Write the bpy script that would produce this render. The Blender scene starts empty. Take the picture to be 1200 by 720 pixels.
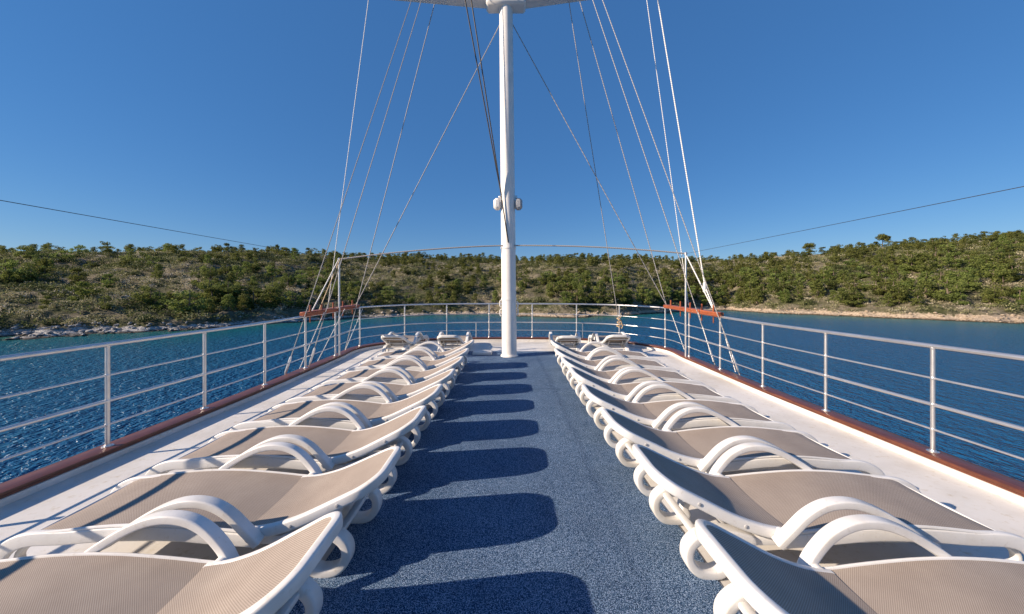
import bpy, math, random
import numpy as np
from mathutils import Vector, Matrix

random.seed(7); rng = np.random.default_rng(7)
scene = bpy.context.scene
C = scene.collection
R = math.radians

# ------------------------------------------------------------------ camera, sky, sun, exposure
EYE = 1.54                      # eye height above the deck
F = 420.0                       # focal length in pixels of a 1200 px wide picture
cam_d = bpy.data.cameras.new('camera'); cam = bpy.data.objects.new('camera', cam_d); C.objects.link(cam)
cam.location = (0, 0, EYE); cam.rotation_euler = (R(90), 0, 0)
cam_d.sensor_width = 36; cam_d.lens = 36*F/1200
cam_d.shift_x = 0.0025; cam_d.shift_y = -20/1200
cam_d.clip_start = 0.05; cam_d.clip_end = 20000
scene.camera = cam

SUN = Vector((2.0, 0.61, -1.0)).normalized()      # direction the light travels
elev = math.asin(-SUN.z)
world = bpy.data.worlds.new('World'); scene.world = world; world.use_nodes = True
wn = world.node_tree; wn.nodes.clear()
sky = wn.nodes.new('ShaderNodeTexSky'); sky.sky_type = 'NISHITA'; sky.sun_disc = False
sky.sun_elevation = elev; sky.sun_rotation = math.atan2(-SUN.x, -SUN.y)
sky.altitude = 0; sky.air_density = 1.0; sky.dust_density = 0.0; sky.ozone_density = 4.0
bg = wn.nodes.new('ShaderNodeBackground'); bg.inputs['Strength'].default_value = 0.063
wo = wn.nodes.new('ShaderNodeOutputWorld')
hsv = wn.nodes.new('ShaderNodeHueSaturation'); hsv.inputs['Saturation'].default_value = 1.22
wn.links.new(sky.outputs[0], hsv.inputs['Color'])
wmx = wn.nodes.new('ShaderNodeMix'); wmx.data_type = 'RGBA'; wmx.inputs[0].default_value = .46; wmx.inputs[7].default_value = (.74, 2.2, 5.6, 1)
wn.links.new(hsv.outputs[0], wmx.inputs[6]); wn.links.new(wmx.outputs[2], bg.inputs[0]); wn.links.new(bg.outputs[0], wo.inputs[0])
sl = bpy.data.lights.new('sun', 'SUN'); sl.energy = 5.0; sl.angle = R(0.5); sl.color = (1.0, 0.83, 0.66)
so = bpy.data.objects.new('sun', sl); C.objects.link(so)
so.rotation_euler = SUN.to_track_quat('-Z', 'Y').to_euler(); so.location = (-20, -6, 20)
scene.view_settings.view_transform = 'Standard'; scene.view_settings.look = 'None'
scene.view_settings.exposure = 0.75; scene.view_settings.gamma = 1.0
scene.render.engine = 'CYCLES'

# ------------------------------------------------------------------ helpers
def tag(o, label=None, cat=None, group=None, kind=None):
    if label: o['label'] = label
    if cat: o['category'] = cat
    if group: o['group'] = group
    if kind: o['kind'] = kind
    return o

def empty(name, loc=(0, 0, 0), rz=0):
    o = bpy.data.objects.new(name, None); C.objects.link(o)
    o.location = loc; o.rotation_euler = (0, 0, rz); o.empty_display_size = 0.2
    return o

class MB:
    """collects vertices and faces for one mesh"""
    def __init__(s): s.v = []; s.f = []
    def add(s, v, f):
        b = len(s.v); s.v += [tuple(map(float, p)) for p in v]; s.f += [tuple(i+b for i in q) for q in f]
    def box(s, c, d, bev=0.0, rot=None):
        x, y, z = d[0]/2, d[1]/2, d[2]/2
        b = min(bev, x*.9, y*.9, z*.9)
        if b <= 0:
            vs = [(i*x, j*y, k*z) for i in (-1, 1) for j in (-1, 1) for k in (-1, 1)]
            fs = [(0, 1, 3, 2), (4, 6, 7, 5), (0, 4, 5, 1), (2, 3, 7, 6), (0, 2, 6, 4), (1, 5, 7, 3)]
        else:                                    # eight corners of three vertices each: a chamfered box
            vs = []; idx = {}
            for i in (-1, 1):
                for j in (-1, 1):
                    for k in (-1, 1):
                        idx[(i, j, k)] = len(vs)
                        vs += [(i*x, j*(y-b), k*(z-b)), (i*(x-b), j*y, k*(z-b)), (i*(x-b), j*(y-b), k*z)]
            fs = []
            for a in range(3):
                for sgn in (-1, 1):
                    o = [t for t in range(3) if t != a]
                    q = []
                    for p in ((-1, -1), (1, -1), (1, 1), (-1, 1)):
                        key = [0, 0, 0]; key[a] = sgn; key[o[0]] = p[0]; key[o[1]] = p[1]
                        q.append(idx[tuple(key)]+a)
                    fs.append(tuple(q))
            for a in range(3):
                o = [t for t in range(3) if t != a]
                for s1 in (-1, 1):
                    for s2 in (-1, 1):
                        k1 = [0, 0, 0]; k2 = [0, 0, 0]
                        k1[a] = -1; k2[a] = 1; k1[o[0]] = k2[o[0]] = s1; k1[o[1]] = k2[o[1]] = s2
                        i1, i2 = idx[tuple(k1)], idx[tuple(k2)]
                        fs.append((i1+o[0], i2+o[0], i2+o[1], i1+o[1]))
            for key, i in idx.items(): fs.append((i, i+1, i+2))
        if rot is not None: vs = [tuple(rot @ Vector(v)) for v in vs]
        s.add([(v[0]+c[0], v[1]+c[1], v[2]+c[2]) for v in vs], fs)
    def tube(s, pts, r, n=10, closed=False, caps=True):
        prof = [(math.cos(2*math.pi*i/n), math.sin(2*math.pi*i/n)) for i in range(n)]
        s.sweep(pts, prof, closed=closed, scale=r, caps=caps)
    def sweep(s, pts, prof, side=None, closed=False, scale=1.0, caps=True):
        """prof is (u along side, v along up); side fixed, or carried along when None"""
        P = [Vector(p) for p in pts]; n = len(P); m = len(prof); vs = []
        prev = None
        for i, p in enumerate(P):
            if closed: t = P[(i+1) % n]-P[i-1]
            else: t = P[min(i+1, n-1)]-P[max(i-1, 0)]
            t.normalize()
            if side is not None: sd = Vector(side(i) if callable(side) else side)
            elif prev is None:
                sd = Vector((0, 0, 1)).cross(t)
                if sd.length < 1e-3: sd = Vector((1, 0, 0))
            else: sd = prev
            sd = (sd-t*sd.dot(t)).normalized(); prev = sd
            up = t.cross(sd)
            sc = scale[i] if hasattr(scale, '__len__') else scale
            vs += [p+sd*(u*sc)+up*(v*sc) for u, v in prof]
        fs = []
        for i in range(n if closed else n-1):
            j = (i+1) % n
            for k in range(m):
                l = (k+1) % m
                fs.append((i*m+k, j*m+k, j*m+l, i*m+l))
        if caps and not closed:
            fs.append(tuple(range(m))[::-1]); fs.append(tuple((n-1)*m+k for k in range(m)))
        s.add(vs, fs)
    def build(s, name, mat, parent=None, smooth=40):
        me = bpy.data.meshes.new(name); me.from_pydata(s.v, [], s.f); me.validate()
        me.materials.append(mat)
        import bmesh
        bm = bmesh.new(); bm.from_mesh(me); bmesh.ops.recalc_face_normals(bm, faces=bm.faces)
        if smooth:
            for f in bm.faces: f.smooth = True
            for e in bm.edges:
                if len(e.link_faces) == 2 and e.calc_face_angle(0) > R(smooth): e.smooth = False
        bm.to_mesh(me); bm.free()
        o = bpy.data.objects.new(name, me); C.objects.link(o)
        if parent is not None: o.parent = parent
        return o

def rrect(w, h, r, k=3):
    out = []
    for cx, cy, a0 in ((w/2-r, h/2-r, 0), (-w/2+r, h/2-r, 90), (-w/2+r, -h/2+r, 180), (w/2-r, -h/2+r, 270)):
        for i in range(k+1):
            a = R(a0+90*i/k); out.append((cx+r*math.cos(a), cy+r*math.sin(a)))
    return out

def smooth_path(pts, k=8, closed=False):
    P = [np.array(p, float) for p in pts]; n = len(P); out = []
    rngi = range(n) if closed else range(n-1)
    for i in rngi:
        p1, p2 = P[i], P[(i+1) % n]
        p0 = P[i-1] if (closed or i > 0) else 2*p1-p2
        p3 = P[(i+2) % n] if (closed or i+2 < n) else 2*p2-p1
        for j in range(k):
            t = j/k
            out.append(tuple(.5*(2*p1+(p2-p0)*t+(2*p0-5*p1+4*p2-p3)*t*t+(3*p1-p0-3*p2+p3)*t**3)))
    if not closed: out.append(tuple(P[-1]))
    return out

def np_mesh(name, verts, faces, mat, parent=None, attr=None, smooth=False):
    """fast mesh of equal sized polygons; attr = {name: per-face float array}"""
    me = bpy.data.meshes.new(name)
    nv, nf, k = len(verts), len(faces), faces.shape[1]
    me.vertices.add(nv); me.vertices.foreach_set('co', verts.astype(np.float32).ravel())
    me.loops.add(nf*k); me.loops.foreach_set('vertex_index', faces.astype(np.int32).ravel())
    me.polygons.add(nf)
    me.polygons.foreach_set('loop_start', np.arange(0, nf*k, k, dtype=np.int32))
    me.polygons.foreach_set('loop_total', np.full(nf, k, dtype=np.int32))
    if smooth: me.polygons.foreach_set('use_smooth', np.ones(nf, dtype=bool))
    me.update(calc_edges=True); me.validate()
    if attr:
        for n_, (dom, arr) in attr.items():
            a = me.attributes.new(n_, 'FLOAT', dom); a.data.foreach_set('value', arr.astype(np.float32))
    me.materials.append(mat)
    o = bpy.data.objects.new(name, me); C.objects.link(o)
    if parent is not None: o.parent = parent
    return o

# ------------------------------------------------------------------ materials
def mat(name):
    m = bpy.data.materials.new(name); m.use_nodes = True
    nt = m.node_tree; b = nt.nodes['Principled BSDF']
    return m, nt, b
def N(nt, t, **kw):
    n = nt.nodes.new(t)
    for k, v in kw.items():
        if k in n.inputs.keys() if hasattr(n.inputs, 'keys') else False: n.inputs[k].default_value = v
        else: setattr(n, k, v)
    return n
def noise(nt, scale, detail=4, rough=.55, vec=None):
    n = nt.nodes.new('ShaderNodeTexNoise'); n.inputs['Scale'].default_value = scale
    n.inputs['Detail'].default_value = detail; n.inputs['Roughness'].default_value = rough
    if vec is not None: nt.links.new(vec, n.inputs['Vector'])
    return n
def ramp(nt, fac, stops):
    n = nt.nodes.new('ShaderNodeValToRGB'); e = n.color_ramp.elements
    while len(e) < len(stops): e.new(.5)
    for i, (p, c) in enumerate(stops):
        e[i].position = p; e[i].color = (c[0], c[1], c[2], 1)
    nt.links.new(fac, n.inputs[0]); return n
def mixc(nt, fac, a, b, mode='MIX'):
    n = nt.nodes.new('ShaderNodeMix'); n.data_type = 'RGBA'; n.blend_type = mode
    for sock, val in ((n.inputs[0], fac), (n.inputs[6], a), (n.inputs[7], b)):
        if isinstance(val, (int, float)): sock.default_value = val
        elif isinstance(val, tuple): sock.default_value = (*val, 1)
        else: nt.links.new(val, sock)
    return n.outputs[2]
def math_(nt, op, a, b=None):
    n = nt.nodes.new('ShaderNodeMath'); n.operation = op
    for i, v in enumerate((a, b)):
        if v is None: continue
        if isinstance(v, (int, float)): n.inputs[i].default_value = v
        else: nt.links.new(v, n.inputs[i])
    return n.outputs[0]
def bump(nt, h, strength, dist, bsdf):
    n = nt.nodes.new('ShaderNodeBump'); n.inputs['Strength'].default_value = strength; n.inputs['Distance'].default_value = dist
    nt.links.new(h, n.inputs['Height']); nt.links.new(n.outputs[0], bsdf.inputs['Normal']); return n
def coords(nt, out='Object'):
    return nt.nodes.new('ShaderNodeTexCoord').outputs[out]
def geo_pos(nt): return nt.nodes.new('ShaderNodeNewGeometry').outputs['Position']

def m_plastic():
    m, nt, b = mat('white_resin'); co = coords(nt)
    n1 = noise(nt, 3.0, 5, .6, co); n2 = noise(nt, 45, 3, .6, co)
    c = ramp(nt, n1.outputs[0], [(.30, (.60, .575, .53)), (.50, (.69, .68, .66)), (.8, (.73, .725, .71))])
    d = ramp(nt, n2.outputs[0], [(.60, (1, 1, 1)), (.78, (.86, .83, .78))])
    nt.links.new(mixc(nt, 1.0, c.outputs[0], d.outputs[0], 'MULTIPLY'), b.inputs['Base Color'])
    b.inputs['Roughness'].default_value = .42; b.inputs['Specular IOR Level'].default_value = .4
    bump(nt, n2.outputs[0], .12, .004, b); return m

def m_sling():
    m, nt, b = mat('taupe_mesh_fabric'); co = coords(nt)
    sep = nt.nodes.new('ShaderNodeSeparateXYZ'); nt.links.new(co, sep.inputs[0])
    k = 2*math.pi/.0088
    sx = math_(nt, 'SINE', math_(nt, 'MULTIPLY', sep.outputs[0], k)); sy = math_(nt, 'SINE', math_(nt, 'MULTIPLY', sep.outputs[1], k))
    w = math_(nt, 'MULTIPLY', sx, sy)
    w01 = math_(nt, 'ADD', math_(nt, 'MULTIPLY', w, .5), .5)
    n1 = noise(nt, 4, 4, .6, co)
    base = ramp(nt, n1.outputs[0], [(.3, (.35, .295, .25)), (.7, (.42, .36, .305))])
    dk = ramp(nt, w01, [(.20, (.42, .38, .36)), (.62, (1, 1, 1))])
    nt.links.new(mixc(nt, .85, base.outputs[0], dk.outputs[0], 'MULTIPLY'), b.inputs['Base Color'])
    b.inputs['Roughness'].default_value = .75; b.inputs['Specular IOR Level'].default_value = .25
    bump(nt, w01, .25, .0015, b); return m

def m_deckpaint():
    m, nt, b = mat('white_deck_paint'); co = geo_pos(nt)
    n1 = noise(nt, .9, 6, .65, co); n2 = noise(nt, 14, 5, .7, co); n3 = noise(nt, 260, 2, .5, co)
    c = ramp(nt, n1.outputs[0], [(.35, (.54, .51, .46)), (.52, (.645, .625, .59)), (.75, (.72, .71, .69))])
    s_ = ramp(nt, n2.outputs[0], [(.56, (1, 1, 1)), (.66, (.84, .79, .70)), (.78, (.62, .55, .45))])
    nt.links.new(mixc(nt, .8, c.outputs[0], s_.outputs[0], 'MULTIPLY'), b.inputs['Base Color'])
    b.inputs['Roughness'].default_value = .5; bump(nt, n3.outputs[0], .25, .002, b); return m

def m_carpet():
    m, nt, b = mat('blue_carpet'); co = geo_pos(nt)
    n1 = noise(nt, 195, 2, .85, co); n2 = noise(nt, 1.6, 5, .6, co); n3 = noise(nt, 5.5, 4, .7, co)
    n4 = noise(nt, 420, 2, .6, co)
    c = ramp(nt, n1.outputs[0], [(.37, (.002, .010, .028)), (.45, (.018, .056, .120)), (.53, (.072, .152, .27)), (.60, (.44, .54, .68))])
    d = ramp(nt, n2.outputs[0], [(.3, (.82, .83, .86)), (.7, (1.12, 1.12, 1.12))])
    c2 = mixc(nt, 1.0, c.outputs[0], d.outputs[0], 'MULTIPLY')
    st = ramp(nt, n3.outputs[0], [(.60, (0, 0, 0)), (.76, (.35, .35, .35))])
    c3 = mixc(nt, st.outputs[0], c2, (.20, .27, .36))
    sp = nt.nodes.new('ShaderNodeSeparateXYZ'); nt.links.new(co, sp.inputs[0])
    fy = math_(nt, 'ABSOLUTE', math_(nt, 'SUBTRACT', math_(nt, 'FRACT', math_(nt, 'ADD', math_(nt, 'MULTIPLY', sp.outputs[1], .25), .12)), .5))
    seam = ramp(nt, fy, [(.0006, (.55, .55, .6)), (.0018, (1, 1, 1))])
    wr = ramp(nt, noise(nt, .7, 5, .7, co).outputs[0], [(.38, (.86, .87, .9)), (.62, (1.08, 1.06, 1.04))])
    c3 = mixc(nt, 1.0, mixc(nt, 1.0, c3, seam.outputs[0], 'MULTIPLY'), wr.outputs[0], 'MULTIPLY')
    nt.links.new(c3, b.inputs['Base Color']); b.inputs['Roughness'].default_value = .95
    b.inputs['Specular IOR Level'].default_value = .1
    h = math_(nt, 'ADD', n1.outputs[0], n4.outputs[0]); bump(nt, h, .8, .006, b); return m

def m_wood(name='varnished_wood', a=(.075, .024, .013), c=(.17, .056, .028)):
    m, nt, b = mat(name); co = geo_pos(nt)
    mp = nt.nodes.new('ShaderNodeMapping'); mp.inputs['Scale'].default_value = (30, 1.6, 30); nt.links.new(co, mp.inputs[0])
    n1 = noise(nt, 1.0, 6, .65, mp.outputs[0]); n2 = noise(nt, 9, 4, .7, co)
    cr = ramp(nt, n1.outputs[0], [(.3, a), (.7, c)])
    d = ramp(nt, n2.outputs[0], [(.3, (.75, .7, .7)), (.7, (1.1, 1.05, 1.0))])
    nt.links.new(mixc(nt, 1.0, cr.outputs[0], d.outputs[0], 'MULTIPLY'), b.inputs['Base Color'])
    b.inputs['Roughness'].default_value = .42; b.inputs['Coat Weight'].default_value = .08
    bump(nt, n1.outputs[0], .2, .003, b); return m

def m_simple(name, col, rough=.5, metal=0.0, var=.12, scale=20, bmp=.1):
    m, nt, b = mat(name); co = coords(nt)
    n1 = noise(nt, scale, 5, .6, co)
    lo = tuple(x*(1-var) for x in col); hi = tuple(min(1, x*(1+var*.6)) for x in col)
    cr = ramp(nt, n1.outputs[0], [(.3, lo), (.7, hi)])
    nt.links.new(cr.outputs[0], b.inputs['Base Color']); b.inputs['Roughness'].default_value = rough
    b.inputs['Metallic'].default_value = metal
    if bmp: bump(nt, n1.outputs[0], bmp, .003, b)
    return m

def m_rope(name, col):
    m, nt, b = mat(name); co = geo_pos(nt)
    sep = nt.nodes.new('ShaderNodeSeparateXYZ'); nt.links.new(co, sep.inputs[0])
    t = math_(nt, 'ADD', math_(nt, 'MULTIPLY', sep.outputs[2], 160), math_(nt, 'MULTIPLY', sep.outputs[0], 160))
    w = math_(nt, 'ADD', math_(nt, 'MULTIPLY', math_(nt, 'SINE', t), .5), .5)
    cr = ramp(nt, w, [(.2, tuple(x*.55 for x in col)), (.6, col)])
    nt.links.new(cr.outputs[0], b.inputs['Base Color']); b.inputs['Roughness'].default_value = .6; return m

def m_water():
    m, nt, b = mat('sea_water'); co = geo_pos(nt)
    at = nt.nodes.new('ShaderNodeAttribute'); at.attribute_name = 'shore'
    n0 = noise(nt, .035, 4, .6, co)
    d = math_(nt, 'ADD', at.outputs['Fac'], math_(nt, 'MULTIPLY', math_(nt, 'SUBTRACT', n0.outputs[0], .5), 16.0))
    dn = math_(nt, 'DIVIDE', d, 40.0)
    cr = ramp(nt, dn, [(.0, (.034, .125, .100)), (.12, (.008, .110, .140)), (.40, (.012, .098, .185)), (.95, (.012, .086, .200))])
    nt.links.new(cr.outputs[0], b.inputs['Base Color'])
    b.inputs['Roughness'].default_value = .24; b.inputs['IOR'].default_value = 1.333; b.inputs['Specular IOR Level'].default_value = .20
    mp = nt.nodes.new('ShaderNodeMapping'); mp.inputs['Rotation'].default_value = (0, 0, R(18)); mp.inputs['Scale'].default_value = (1, .62, 1)
    nt.links.new(co, mp.inputs[0])
    n1 = noise(nt, 1.6, 2, .5, mp.outputs[0]); n2 = noise(nt, 4.4, 2, .5, mp.outputs[0]); n3 = noise(nt, 7, 2, .5, mp.outputs[0]); npatch = noise(nt, .03, 3, .6, mp.outputs[0])
    h = math_(nt, 'ADD', math_(nt, 'ADD', math_(nt, 'MULTIPLY', n1.outputs[0], .75), math_(nt, 'MULTIPLY', n2.outputs[0], .42)), math_(nt, 'MULTIPLY', n3.outputs[0], .15))
    h = math_(nt, 'MULTIPLY', h, math_(nt, 'ADD', math_(nt, 'MULTIPLY', npatch.outputs[0], 1.0), .5)); bump(nt, h, 1.0, 1.05, b); return m

def m_ground():
    m, nt, b = mat('hillside_ground'); co = geo_pos(nt)
    at = nt.nodes.new('ShaderNodeAttribute'); at.attribute_name = 'rock'
    an = nt.nodes.new('ShaderNodeAttribute'); an.attribute_name = 'warm'
    n1 = noise(nt, .09, 6, .7, co); n2 = noise(nt, .8, 6, .75, co); n3 = noise(nt, 2.2, 6, .75, co)
    soil = ramp(nt, n2.outputs[0], [(.28, (.08, .07, .045)), (.50, (.20, .17, .12)), (.66, (.30, .26, .20)), (.80, (.42, .38, .32))])
    green = ramp(nt, n3.outputs[0], [(.3, (.03, .042, .014)), (.7, (.10, .10, .040))])
    g = mixc(nt, ramp(nt, n1.outputs[0], [(.40, (0, 0, 0)), (.60, (1, 1, 1))]).outputs[0], soil.outputs[0], green.outputs[0])
    rk_c = ramp(nt, n3.outputs[0], [(.30, (.09, .085, .080)), (.45, (.34, .33, .32)), (.66, (.62, .61, .59))])
    rk_w = ramp(nt, n3.outputs[0], [(.30, (.17, .12, .085)), (.45, (.42, .33, .235)), (.68, (.62, .51, .39))])
    rk = mixc(nt, an.outputs['Fac'], rk_c.outputs[0], rk_w.outputs[0])
    fac = math_(nt, 'ADD', at.outputs['Fac'], math_(nt, 'MULTIPLY', math_(nt, 'SUBTRACT', n2.outputs[0], .5), 1.3))
    f2 = ramp(nt, fac, [(.42, (0, 0, 0)), (.58, (1, 1, 1))])
    sp = nt.nodes.new('ShaderNodeSeparateXYZ'); nt.links.new(co, sp.inputs[0])
    wet = ramp(nt, math_(nt, 'ADD', math_(nt, 'ADD', sp.outputs[2], 6.5), math_(nt, 'MULTIPLY', math_(nt, 'SUBTRACT', n3.outputs[0], .5), .8)), [(.12, (.16, .15, .13)), (.42, (1, 1, 1))])
    nt.links.new(mixc(nt, 1.0, mixc(nt, f2.outputs[0], g, rk), wet.outputs[0], 'MULTIPLY'), b.inputs['Base Color'])
    b.inputs['Roughness'].default_value = .95; b.inputs['Specular IOR Level'].default_value = .15
    bump(nt, n3.outputs[0], 1.0, .5, b); return m

def m_leaf(name, stops, trans=.25):
    m, nt, b = mat(name)
    at = nt.nodes.new('ShaderNodeAttribute'); at.attribute_name = 'tone'
    oi = nt.nodes.new('ShaderNodeObjectInfo')
    cr = ramp(nt, at.outputs['Fac'], stops)
    hs = nt.nodes.new('ShaderNodeHueSaturation')
    nt.links.new(cr.outputs[0], hs.inputs['Color'])
    nt.links.new(math_(nt, 'ADD', math_(nt, 'MULTIPLY', oi.outputs['Random'], .035), .483), hs.inputs['Hue'])
    nt.links.new(math_(nt, 'ADD', math_(nt, 'MULTIPLY', oi.outputs['Random'], .5), .78), hs.inputs['Value'])
    nt.links.new(hs.outputs[0], b.inputs['Base Color'])
    b.inputs['Roughness'].default_value = .7; b.inputs['Specular IOR Level'].default_value = .2
    tr = nt.nodes.new('ShaderNodeBsdfTranslucent'); nt.links.new(hs.outputs[0], tr.inputs[0])
    mx = nt.nodes.new('ShaderNodeMixShader'); mx.inputs[0].default_value = trans
    nt.links.new(b.outputs[0], mx.inputs[1]); nt.links.new(tr.outputs[0], mx.inputs[2])
    nt.links.new(mx.outputs[0], nt.nodes['Material Output'].inputs[0]); return m

M = dict(resin=m_plastic(), sling=m_sling(), deck=m_deckpaint(), carpet=m_carpet(), wood=m_wood(), redwood=m_wood('red_varnished_wood', (.22, .055, .022), (.40, .12, .045)),
         steel=m_simple('brushed_steel', (.70, .68, .66), .36, .85, .10, 9, .04),
         mast=m_simple('white_mast_paint', (.80, .765, .71), .38, 0, .08, 5, .08),
         grey=m_simple('grey_plastic', (.40, .40, .40), .5), dark=m_simple('black_rubber', (.02, .02, .02), .6),
         rope_w=m_rope('white_rope', (.84, .82, .77)), wire=m_rope('steel_wire', (.40, .38, .36)),
         rope_d=m_rope('dark_rope', (.035, .03, .025)), tan=m_rope('tan_rope', (.55, .38, .20)),
         hull=m_simple('white_hull_paint', (.74, .73, .70), .4, 0, .06, 3), water=m_water(), ground=m_ground(),
         pine=m_leaf('pine_needles', [(0, (.046, .064, .018)), (.35, (.128, .158, .040)), (.7, (.205, .235, .060)), (1, (.265, .280, .090))], .42),
         scrub=m_leaf('maquis_leaves', [(0, (.050, .062, .022)), (.3, (.130, .145, .050)), (.55, (.245, .232, .115)), (.8, (.345, .300, .200)), (1, (.46, .41, .32))], .30),
         bark=m_simple('pine_bark', (.16, .12, .09), .9, 0, .4, 6), rock=m_ground())

# ------------------------------------------------------------------ water and far hillside
WZ = -6.5                       # water level, deck = 0
CH = EYE-WZ
ax = np.array([-1900, -1260, -900, -597, -497, -430, -372, -310, -242, -167, -90, -17, 8, 78, 130, 178, 215, 253, 303, 453, 603, 900, 1260, 1900])
zs = np.array([26, 34, 45, 59, 65, 68, 73, 82, 91, 104, 113, 120, 110, 103, 112, 124, 139, 141, 123, 99, 87, 72, 60, 44.])
rx = np.array([-1900, -1260, -597, -450, -300, -170, 0, 150, 250, 330, 440, 550, 603, 900, 1900])
rdy = np.array([44, 42, 39, 42, 41, 34, 34, 34, 32, 38, 46, 56, 60, 62, 55.])
def vnoise(x, y, seed=0):
    xi = np.floor(x).astype(int); yi = np.floor(y).astype(int); fx = x-xi; fy = y-yi
    fx = fx*fx*(3-2*fx); fy = fy*fy*(3-2*fy)
    def h(a, b):
        n = (a*374761393+b*668265263+seed*974634777) & 0xffffffff
        n = ((n ^ (n >> 13))*1274126177) & 0xffffffff
        return ((n ^ (n >> 16)) & 0xffff)/65535.0
    return (h(xi, yi)*(1-fx)+h(xi+1, yi)*fx)*(1-fy)+(h(xi, yi+1)*(1-fx)+h(xi+1, yi+1)*fx)*fy
def fbm(x, y, seed=0, o=4):
    s = 0; a = .5; 
    for i in range(o):
        s = s+a*vnoise(x*2**i, y*2**i, seed+i); a *= .5
    return s/(1-.5**o)
def shore(a):
    return np.interp(a, ax, zs)
def hill(a, u):
    """terrain height above water; a = 420*X/Y, u = Y beyond the shoreline in metres"""
    a = np.asarray(a, float); u = np.asarray(u, float)
    z0 = shore(a); Y = z0+u; X = a*Y/420
    jag = (fbm(X*.35, Y*.35, 3)-.5)*5+(fbm(X*.09, Y*.09, 9)-.5)*9
    uu = u-jag
    ledge = np.clip(uu/2.2, -1.2, 1)*(.45+.6*fbm(X*.5, Y*.5, 5))
    depth = 105.0
    zr = z0+depth
    Hr = CH+np.interp(a, rx, rdy)/420*zr
    t = np.clip((uu-2)/depth, 0, 1)
    g = np.sin(t*math.pi/2)**.92
    H = ledge+(Hr-1.5)*g
    H = H-np.clip(u-depth, 0, 400)*.05
    H = H+np.clip(t*8, 0, 1)*((fbm(X*.045, Y*.045, 21)-.5)*5.5*np.sin(np.clip(t, 0, 1)*math.pi)+(fbm(X*.25, Y*.25, 31)-.5)*1.0)
    return X, Y, H, uu

na, nu = 900, 210
aa = np.linspace(-1, 1, na); aa = np.sign(aa)*np.abs(aa)**1.25*1900
uv = np.concatenate([[-9, -6, -4.5], np.linspace(-3.6, 12, 54), 12+np.linspace(0, 1, nu-57)[1:]**1.5*388, [520]])
nu = len(uv)
A, U = np.meshgrid(aa, uv)
X, Y, H, UU = hill(A, U)
verts = np.stack([X, Y, H+WZ], -1).reshape(-1, 3)
i = np.arange((nu-1)*(na-1)); r_, c_ = i//(na-1), i % (na-1); q = r_*na+c_
faces = np.stack([q, q+1, q+na+1, q+na], -1)
rockf = np.clip(1.25-np.maximum(UU, 0)/np.interp(A, [-600, -200, 0, 300, 600], [3.4, 2.4, 3.0, 3.8, 4.4]), 0, 1)
scree = np.clip((fbm(X*.16, Y*.22, 77)-.60)*4, 0, .50)
rockf = np.maximum(rockf, scree*np.clip(UU/20, 0, 1))
warm = np.interp(A, [-250, -60, 200], [0.0, .85, 1.0])
hillo = np_mesh('hillside', verts, faces, M['ground'], attr={'rock': ('POINT', rockf.ravel()), 'warm': ('POINT', warm.ravel())}, smooth=True)
tag(hillo, kind='structure')

nr, nt_ = 120, 361
rr = np.concatenate([[0.5], np.geomspace(4, 9000, nr-1)]); th = np.linspace(0, 2*math.pi, nt_)
RR, TH = np.meshgrid(rr, th, indexing='ij')
WX, WY = RR*np.sin(TH), RR*np.cos(TH)
aw = np.where(WY > 1, 420*WX/np.maximum(WY, 1), np.sign(WX)*1900)
dsh = np.where(WY > 1, (shore(np.clip(aw, -1900, 1900))-WY)*.8, 200)
i = np.arange((nr-1)*(nt_-1)); r_, c_ = i//(nt_-1), i % (nt_-1); q = r_*nt_+c_
wfaces = np.stack([q, q+nt_, q+nt_+1, q+1], -1)
# finer sheet for the colour towards the shore
water = np_mesh('water', np.stack([WX, WY, np.full_like(WX, WZ)], -1).reshape(-1, 3), wfaces, M['water'], attr={'shore': ('POINT', np.clip(dsh, -5, 200).ravel())})
tag(water, kind='structure')

# ---- foliage
def cloud(centres, radii, per, leaf, flat=.75, tone0=.5, r=rng):
    """leaf-sized quads spread through a set of blobs -> verts (n,4,3), tone (n)"""
    V = []; T = []
    for c, rad in zip(centres, radii):
        n = max(4, int(per*rad*rad))
        d = r.normal(size=(n, 3)); d /= np.linalg.norm(d, axis=1)[:, None]
        rad_ = rad*(.35+.75*r.random(n)**.6)
        p = np.asarray(c)+d*rad_[:, None]*np.array([1, 1, flat])
        nrm = d*.8+r.normal(size=(n, 3))*.55; nrm /= np.linalg.norm(nrm, axis=1)[:, None]
        t1 = np.cross(nrm, r.normal(size=(n, 3))); t1 /= np.linalg.norm(t1, axis=1)[:, None]
        t2 = np.cross(nrm, t1); s = leaf*(.6+.8*r.random(n))[:, None]
        q = np.stack([p-t1*s, p-t2*s*.55, p+t1*s, p+t2*s*.55], 1)
        V.append(q); T.append(np.clip(tone0+r.normal()*.10+r.normal(size=n)*.16, 0, 1))
    return np.concatenate(V), np.concatenate(T)
def quads_obj(name, Q, T, m, parent=None):
    n = len(Q)
    return np_mesh(name, Q.reshape(-1, 3), np.arange(n*4).reshape(n, 4), m, parent, attr={'tone': ('FACE', T)})

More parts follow.
